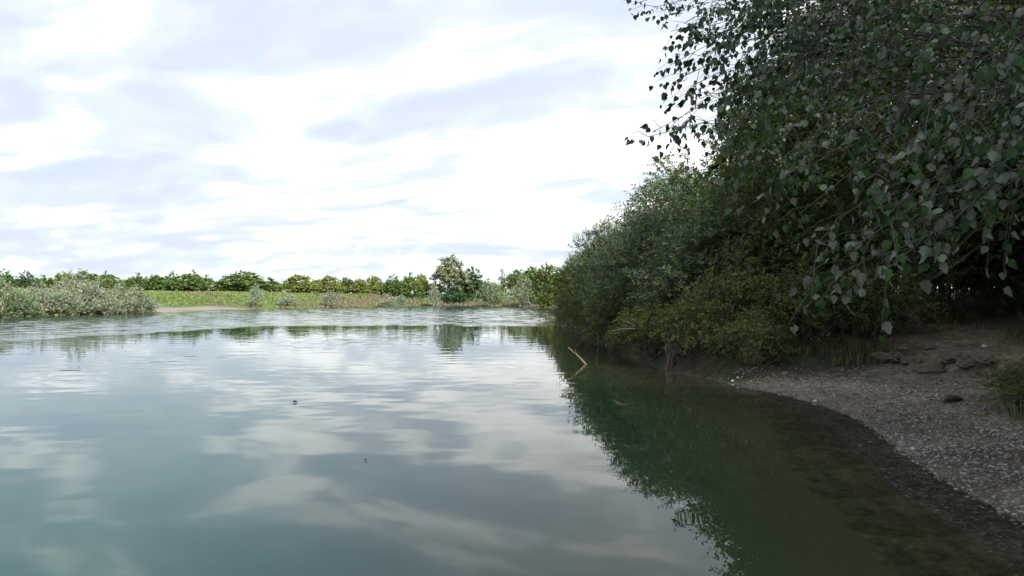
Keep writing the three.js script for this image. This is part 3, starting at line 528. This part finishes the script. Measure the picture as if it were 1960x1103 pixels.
  leaves.forEach((l, k) => {
    if (k < 300) { const m = new THREE.Mesh(single[(l.f > 1 ? 0 : 4) + l.v], M.poplar); m.name = 'leaf'; m.castShadow = m.receiveShadow = true; m.applyMatrix4(l.m); tree.add(m); return; }
    const q = plain[l.v], g = plainGeo[l.v], b = B.p.length / 3; nm.getNormalMatrix(l.m);
    for (let j = 0; j < q.up.length; j++) { pv.fromArray(q.p, j * 3).applyMatrix4(l.m); B.p.push(pv.x, pv.y, pv.z); pv.fromBufferAttribute(g.attributes.normal, j).applyMatrix3(nm).normalize(); B.n.push(pv.x, pv.y, pv.z); B.c.push(...tint(q.up[j], l.f)); }
    for (const i of q.i) B.i.push(b + i);
  });
  const g = new THREE.BufferGeometry(); g.setAttribute('position', new THREE.Float32BufferAttribute(B.p, 3)); g.setAttribute('normal', new THREE.Float32BufferAttribute(B.n, 3)); g.setAttribute('color', new THREE.Float32BufferAttribute(B.c, 3)); g.setIndex(B.i);
  mesh('crown', g, M.poplar, tree, 'stuff');
}

// ---------------------------------------------------------------- dead wood on the waterline
const WOOD = [0.115, 0.092, 0.068], WOOD_DARK = [0.075, 0.055, 0.042], WOOD_PALE = [0.27, 0.21, 0.14];
function deadwood(name, pos, limbs, c, label, category, group, sides = 8) {
  const r = rng(Math.round(pos.x * 977 + pos.z * 131 + limbs.length)), t = thing(name, pos, label, category, group);
  for (const [part, a, b, bow, r0, r1] of limbs) { const B = new Build(), pts = curve(V(...a), V(...b), V(...bow), 8, r, Math.max(0.008, r0 * 0.3)); B.tube(pts, pts.map((_, k) => lerp(r0, r1, k / 8)), sides, c, 0.12, r); mesh(part, B.geo(), M.bark, t); }
  return t;
}
{ const r = rng(58), limbs = [['bole', [0.2, 0.32, -0.1], [0.04, 0.8, 0.02], [0.06, 0, 0.05], 0.24, 0.2], ['bole', [0.2, 0.35, -0.1], [0.85, 0.12, -0.35], [0, 0.08, 0], 0.2, 0.16], ['root', [0.08, 0.7, 0.05], [0.5, 1.16, -0.05], [0.05, -0.06, 0], 0.08, 0.035]];
  for (let k = 0; k < 22; k++) { const a = -2.6 + 3.4 * r(), down = r() < 0.7, L = 0.25 + 0.4 * r(), R = 0.018 + 0.035 * r() * r(); limbs.push(['root', [0.05 + 0.2 * (r() - 0.5), 0.5 + 0.3 * r(), 0.05 + 0.1 * r()], [0.05 + Math.cos(a) * L * 0.9, down ? -0.1 : 0.75 + 0.4 * r(), 0.1 + 0.25 * r() + 0.1 * Math.sin(a)], [(r() - 0.5) * 0.25, 0.08 * r(), 0.1 * r()], R, R * 0.4]); }
  deadwood('root_stump', V(3.55, -0.15, -15.4), limbs, WOOD, 'upturned stump with a mat of grey roots at the waterline', 'stump', null, 6); }
deadwood('log', V(3.75, 0.04, -15.0), [['stem', [0, 0, 0], [1.25, 0.16, -0.5], [0, 0.03, 0], 0.14, 0.10]], [0.13, 0.085, 0.05], 'brown log lying at the foot of the root stump', 'log');
deadwood('fallen_branch', V(4.15, -0.02, -14.2), [['stem', [0, 0, 0], [1.1, 0.5, -0.3], [0.02, 0.08, 0], 0.065, 0.03], ['side_branch', [0.55, 0.3, -0.15], [0.65, 0.75, -0.1], [0, 0, 0], 0.03, 0.01]], WOOD_DARK, 'dark fallen branch slanting up from the water beside the log', 'branch');
deadwood('broken_stick', V(1.88, -0.08, -16.6), [['stem', [0, 0, 0], [-0.5, 0.48, -0.12], [0.006, 0.012, 0], 0.026, 0.012], ['side_branch', [-0.3, 0.3, -0.07], [-0.34, 0.46, 0.02], [0, 0, 0], 0.01, 0.004]], WOOD_PALE, 'pale broken stick leaning out of the open water', 'stick', null, 7);
deadwood('twig', V(1.2, -0.12, -17.5), [['stem', [0, 0, 0], [-0.03, 0.34, 0.02], [0.02, 0, 0], 0.012, 0.006]], WOOD_DARK, 'short dark twig standing upright in the open water', 'twig', null, 6);
deadwood('dead_branch', V(2.75, -0.05, -18.0), [['stem', [0, 0, 0], [-0.22, 0.55, 0.1], [-0.06, 0, 0], 0.024, 0.01], ['side_branch', [-0.15, 0.32, 0.05], [0.02, 0.6, 0.1], [0, 0, 0], 0.014, 0.005]], WOOD, 'pale forked dead branch standing in the water beneath the willow', 'branch');
deadwood('dead_branch', V(2.3, -0.05, -18.4), [['stem', [0, 0, 0], [0.0, 0.75, 0.05], [0.03, 0, 0], 0.014, 0.006]], WOOD, 'thin straight dead stem standing in the water beneath the willow', 'branch');
deadwood('dead_branch', V(4.0, 0.2, -16.6), [['stem', [0, 0.5, 0], [-1.75, 0.62, 0.5], [0, 0.12, 0], 0.03, 0.008], ['side_branch', [-0.9, 0.68, 0.25], [-1.5, 0.95, 0.35], [0, 0, 0], 0.014, 0.004]], WOOD, 'long bare dead branch reaching out level over the water above the stump', 'branch');
{ // brushwood: bare tangled twigs under the overhanging shrubs
  const r = rng(321), B = new Build();
  for (let k = 0; k < 330; k++) {
    const d = 14.4 + 16 * Math.pow(r(), 1.4), s = 0.2 + 1.3 * r(), x0 = shoreX(d) + s, a = V(x0, 0.25 + 0.5 * r(), -d), b = a.clone().add(V(0.3 - 1.1 * r(), -0.7 + 1.5 * r(), (r() - 0.5) * 1.2)), q = curve(a, b, V(0, 0.12 * r(), 0), 4, r, 0.05), c = r() < 0.22 ? WOOD : WOOD_DARK;
    B.tube(q, q.map((_, i) => (0.008 + 0.006 * r()) * (1 - 0.18 * i)), 4, c);
  }
  tag(mesh('brushwood', B.geo(), M.bark), 'tangle of bare twigs under the shrubs along the water', 'brushwood', null, 'stuff');
}
function shoreX(d) { let best = 3, e = 1e9; for (const [x, q] of shore) if (x > 0 && Math.abs(q - d) < e) { e = Math.abs(q - d); best = x; } return best; }

// ---------------------------------------------------------------- the beach: pebbles, stones, clods, grass, litter
{
  const r = rng(88), g = new THREE.IcosahedronGeometry(1, 1), p = g.attributes.position;
  for (let i = 0; i < p.count; i++) { const x = p.getX(i), y = p.getY(i), z = p.getZ(i), k = 0.82 + 0.36 * noise(x * 1.7 + 5, y * 1.7 + z * 2.3, 6); p.setXYZ(i, x * k, y * k * 0.62, z * k * 0.85); }
  g.computeVertexNormals();
  const N = 22000, inst = new THREE.InstancedMesh(g, M.stone, N), m = new THREE.Matrix4(), q = new THREE.Quaternion(), c = new THREE.Color();
  let n = 0;
  for (let tries = 0; tries < 400000 && n < N; tries++) {
    const d = 2.6 + 11.6 * r(), x = shoreX(d) - 0.9 + 5.2 * Math.pow(r(), 1.25), s = signedShore(x, d);
    if (s < -0.5 || s > 4.4 || d > 12.4 + r() || r() > (s < 1.6 ? 1 : 0.45) * (0.25 + 1.1 * fbm(x * 1.1, d * 1.1, 3, 55))) continue;
    const size = (0.005 + 0.015 * Math.pow(r(), 2.6)) * (0.6 + 0.8 * fbm(x * 0.7 + 4, d * 0.7, 2, 58)), y = landHeight(x, d, s) + size * 0.15;
    q.setFromEuler(new THREE.Euler((r() - 0.5) * 0.8, r() * 6.28, (r() - 0.5) * 0.8));
    m.compose(V(x, y, -d), q, V(size * (0.8 + 0.5 * r()), size * (0.7 + 0.4 * r()), size)); inst.setMatrixAt(n, m);
    const w = r(), v = 0.13 + 0.17 * Math.pow(r(), 1.8); w < 0.2 ? c.setRGB(v * 1.1, v * 0.85, v * 0.72) : w < 0.235 ? c.setRGB(0.32, 0.3, 0.265) : c.setRGB(v, v * 0.95, v * 0.86); inst.setColorAt(n, c); n++;
  }
  inst.count = n; inst.name = 'gravel'; inst.castShadow = inst.receiveShadow = true; scene.add(inst);
  tag(inst, 'small grey and brown pebbles strewn over the beach', 'gravel', null, 'stuff');
  // a few larger stones
  for (const [px, py, s, v, txt] of [[1402, 731, 0.04, 0.5, 'white stone at the waterline where the beach meets the bramble'], [1412, 724, 0.03, 0.5, 'small white stone just above the one at the waterline'], [1560, 770, 0.04, 0.42, 'pale stone in the middle of the beach edge'], [1748, 862, 0.035, 0.45, 'pale stone beside the water on the near part of the beach'], [1665, 850, 0.03, 0.5, 'tiny pale stone lying in the shallow water'], [1885, 665, 0.06, 0.4, 'light stone beside the sandy path']]) {
    const hit = groundHit(px, py), o = mesh('stone', g, new THREE.MeshStandardMaterial({ color: new THREE.Color(v, v * 0.97, v * 0.9), roughness: 0.8 })); o.position.set(hit[0], landHeight(...hit) + s * 0.3, -hit[1]); o.scale.set(s, s, s * 0.8); o.rotation.y = px; tag(o, txt, 'stone');
  }
  // clods of earth along the broken edge of the bank
  const cg = new THREE.IcosahedronGeometry(1, 3), cp = cg.attributes.position, cc = [];
  for (let i = 0; i < cp.count; i++) { const x = cp.getX(i), y = cp.getY(i), z = cp.getZ(i), k = 0.6 + 0.5 * noise(x * 1.6 + 3, y * 1.6 + z * 2.1, 6) + 0.3 * noise(x * 5 + z * 2, y * 5 - z * 3, 7); cp.setXYZ(i, x * k, y * k * 0.6, z * k); const q = 0.7 + 0.6 * noise(x * 9, y * 9 + z * 7, 8); cc.push(0.085 * q, 0.064 * q, 0.046 * q); }
  cg.setAttribute('color', new THREE.Float32BufferAttribute(cc, 3)); cg.computeVertexNormals();
  for (const [px, py, s] of [[1690, 690, 0.24], [1715, 684, 0.17], [1745, 697, 0.2], [1770, 712, 0.24], [1795, 702, 0.16], [1830, 690, 0.22], [1735, 672, 0.13], [1848, 700, 0.14], [1775, 668, 0.15], [1885, 692, 0.15]]) {
    const hit = groundHit(px, py), o = mesh('dirt_clod', cg, M.bark); o.position.set(hit[0], landHeight(...hit) + s * 0.05, -hit[1]); o.scale.set(s * 1.2, s * 0.9, s); o.rotation.y = px * 1.7; tag(o, 'dark crumbled clod of earth along the broken edge of the beach bank', 'clod', 'clods along the broken bank edge');
  }
  const bh = groundHit(1825, 771), BB = new Build(); BB.tube(curve(V(-0.17, 0, 0.05), V(0.17, 0.02, -0.05), V(0, 0.03, 0), 6, r, 0.008), [0.012, 0.035, 0.045, 0.045, 0.035, 0.025, 0.01], 7, [0.03, 0.025, 0.02], 0.15, r);
  const bark = mesh('bark_piece', BB.geo(), M.bark); bark.position.set(bh[0], landHeight(...bh) + 0.015, -bh[1]); tag(bark, 'dark piece of rotten bark lying on the gravel', 'bark');
}
function groundHit(px, py) { let d = 3; for (let k = 0; k < 4000; k++) { const x = (px - 980) / FOCAL * d, y = EYE - (py - 572) / FOCAL * d; if (y <= landHeight(x, d)) return [x, d]; d += 0.01; } return [(px - 980) / FOCAL * d, d]; }

function tuftGeo(seed, blades, h, spread, tones) {
  const r = rng(seed), B = new Build();
  for (let k = 0; k < blades; k++) {
    const a = r() * 6.28, s = spread * Math.sqrt(r()), b = V(Math.cos(a) * s, -0.02, Math.sin(a) * s), lean = V(Math.cos(a), 0, Math.sin(a)).multiplyScalar(0.25 + 0.7 * r()).addScaledVector(randDir(r), 0.25), H = h * (0.5 + 0.7 * r()), c = tones[Math.floor(r() * tones.length)], q = 0.75 + 0.5 * r(), w = 0.004 + 0.004 * r();
    const mid = b.clone().add(V(lean.x * 0.35 * H, H * 0.65, lean.z * 0.35 * H)), tip = b.clone().add(V(lean.x * H, H * 0.8, lean.z * H)), sd = V(-lean.z, 0, lean.x).normalize().multiplyScalar(w), n = V(lean.x, 0.6, lean.z).normalize(), col = [c[0] * q, c[1] * q, c[2] * q];
    const v = [b.clone().add(sd), b.clone().sub(sd), mid.clone().add(sd), mid.clone().sub(sd), tip].map((p) => B.vert(p, n, col)); B.i.push(v[0], v[1], v[3], v[0], v[3], v[2], v[2], v[3], v[4]);
  }
  return B.geo();
}
const GRASS = [[0.06, 0.11, 0.025], [0.075, 0.125, 0.03], [0.05, 0.085, 0.02], [0.12, 0.12, 0.04], [0.16, 0.13, 0.06]];
{ // short grass on the bank, too much to count
  const r = rng(515), g = tuftGeo(3, 30, 0.2, 0.16, GRASS), N = 2600, inst = new THREE.InstancedMesh(g, M.grass, N), m = new THREE.Matrix4(), q = new THREE.Quaternion(), c = new THREE.Color(); let n = 0;
  for (let tries = 0; tries < 60000 && n < N; tries++) {
    const d = 5 + 15 * r(), x = shoreX(d) + 0.3 + 9 * r(), s = signedShore(x, d), edge = d < 13 ? 3.6 : 0.6; if (s < edge + 0.6 * r()) continue;
    if (Math.abs(x - (8.6 + 0.12 * (d - 11))) < 1.0 + 0.3 * r() && d > 7) continue; if (fbm(x * 0.9, d * 0.9, 3, 95) < 0.43) continue;
    const k = 0.5 + 0.7 * r(); q.setFromEuler(new THREE.Euler(0, r() * 6.28, 0)); m.compose(landAt(x, d, 0.01), q, V(k, k * (0.7 + 0.6 * r()), k)); inst.setMatrixAt(n, m); c.setRGB(0.7 + 0.5 * r(), 0.7 + 0.4 * r(), 0.7 + 0.4 * r()); inst.setColorAt(n++, c);
  }
  inst.count = n; inst.name = 'grass'; inst.castShadow = inst.receiveShadow = true; scene.add(inst); tag(inst, 'short grass growing along the top of the beach bank', 'grass', null, 'stuff');
}
for (const [x, d, H, W, txt] of [[6.75, 8.6, 0.85, 1.7, 'dark green nettle patch beside the path at the top of the beach'], [6.35, 7.9, 0.7, 1.3, 'lower nettle patch against the taller one at the top of the beach']]) setAt(near.low[0], 'nettle_patch', x, d, H, W, x * 3, txt, 'shrub');
{ const o = thing('grass_clump', landAt(6.1, 7.9, 0.02), 'bent grass clump in front of the nettle patches', 'grass'); mesh('blades', tuftGeo(44, 160, 0.34, 0.3, GRASS), M.grass, o, 'stuff'); }
{ const o = thing('grass_clump', landAt(4.75, 13.6, 0.02), 'small green grass clump by the white stones at the waterline', 'grass'); mesh('blades', tuftGeo(71, 160, 0.34, 0.22, GRASS), M.grass, o, 'stuff'); }
{ // fallen leaves on the beach
  const r = rng(303), B = new Build();
  for (let k = 0; k < 1500; k++) { const d = 3 + 14 * r(), x = shoreX(d) + 0.25 + 7 * r(), s = signedShore(x, d); if (s < 0.1) continue; const dir = V(r() - 0.5, 0.12 * (r() - 0.3), r() - 0.5).normalize(), n = V(0, 1, 0).addScaledVector(randDir(r), 0.35); n.addScaledVector(dir, -n.dot(dir)).normalize(); const c = [[0.14, 0.085, 0.04], [0.2, 0.14, 0.06], [0.09, 0.06, 0.035], [0.28, 0.26, 0.2]][Math.floor(r() * 4)], L = 0.04 + 0.035 * r(); B.leaf(V(x, landHeight(x, d, s) + 0.012, -d), dir, n, L, L * 0.6, c, 0.25); }
  tag(mesh('fallen_leaves', B.geo(), M.bark), 'brown fallen leaves scattered over the beach and bank', 'leaves', null, 'stuff');
}
// drifting bits on the lake
for (const [px, py, s, txt] of [[565, 771, 0.05, 'dark curled leaf drifting on the open lake'], [700, 882, 0.018, 'tiny dark scrap floating below the bright cloud reflection'], [1650, 858, 0.04, 'pale leaf floating on the dark water beside the beach']]) {
  const d = EYE * FOCAL / (py - 572), B = new Build(), o = thing('floating_leaf', V((px - 980) / FOCAL * d, 0.004, -d), txt, 'leaf'); B.leaf(V(-s, 0.004, 0), V(1, 0.12, 0.1).normalize(), V(-0.12, 1, 0).normalize(), s * 2, s * 0.9, px > 1600 ? [0.3, 0.28, 0.22] : [0.05, 0.04, 0.03], 0.5); B.tube([V(-s, 0.004, 0), V(-s * 1.7, 0.012, s * 0.3)], [s * 0.05, s * 0.04], 4, [0.06, 0.05, 0.035]); mesh('blade', B.geo(), M.bark, o);
}

renderer.render(scene, camera);
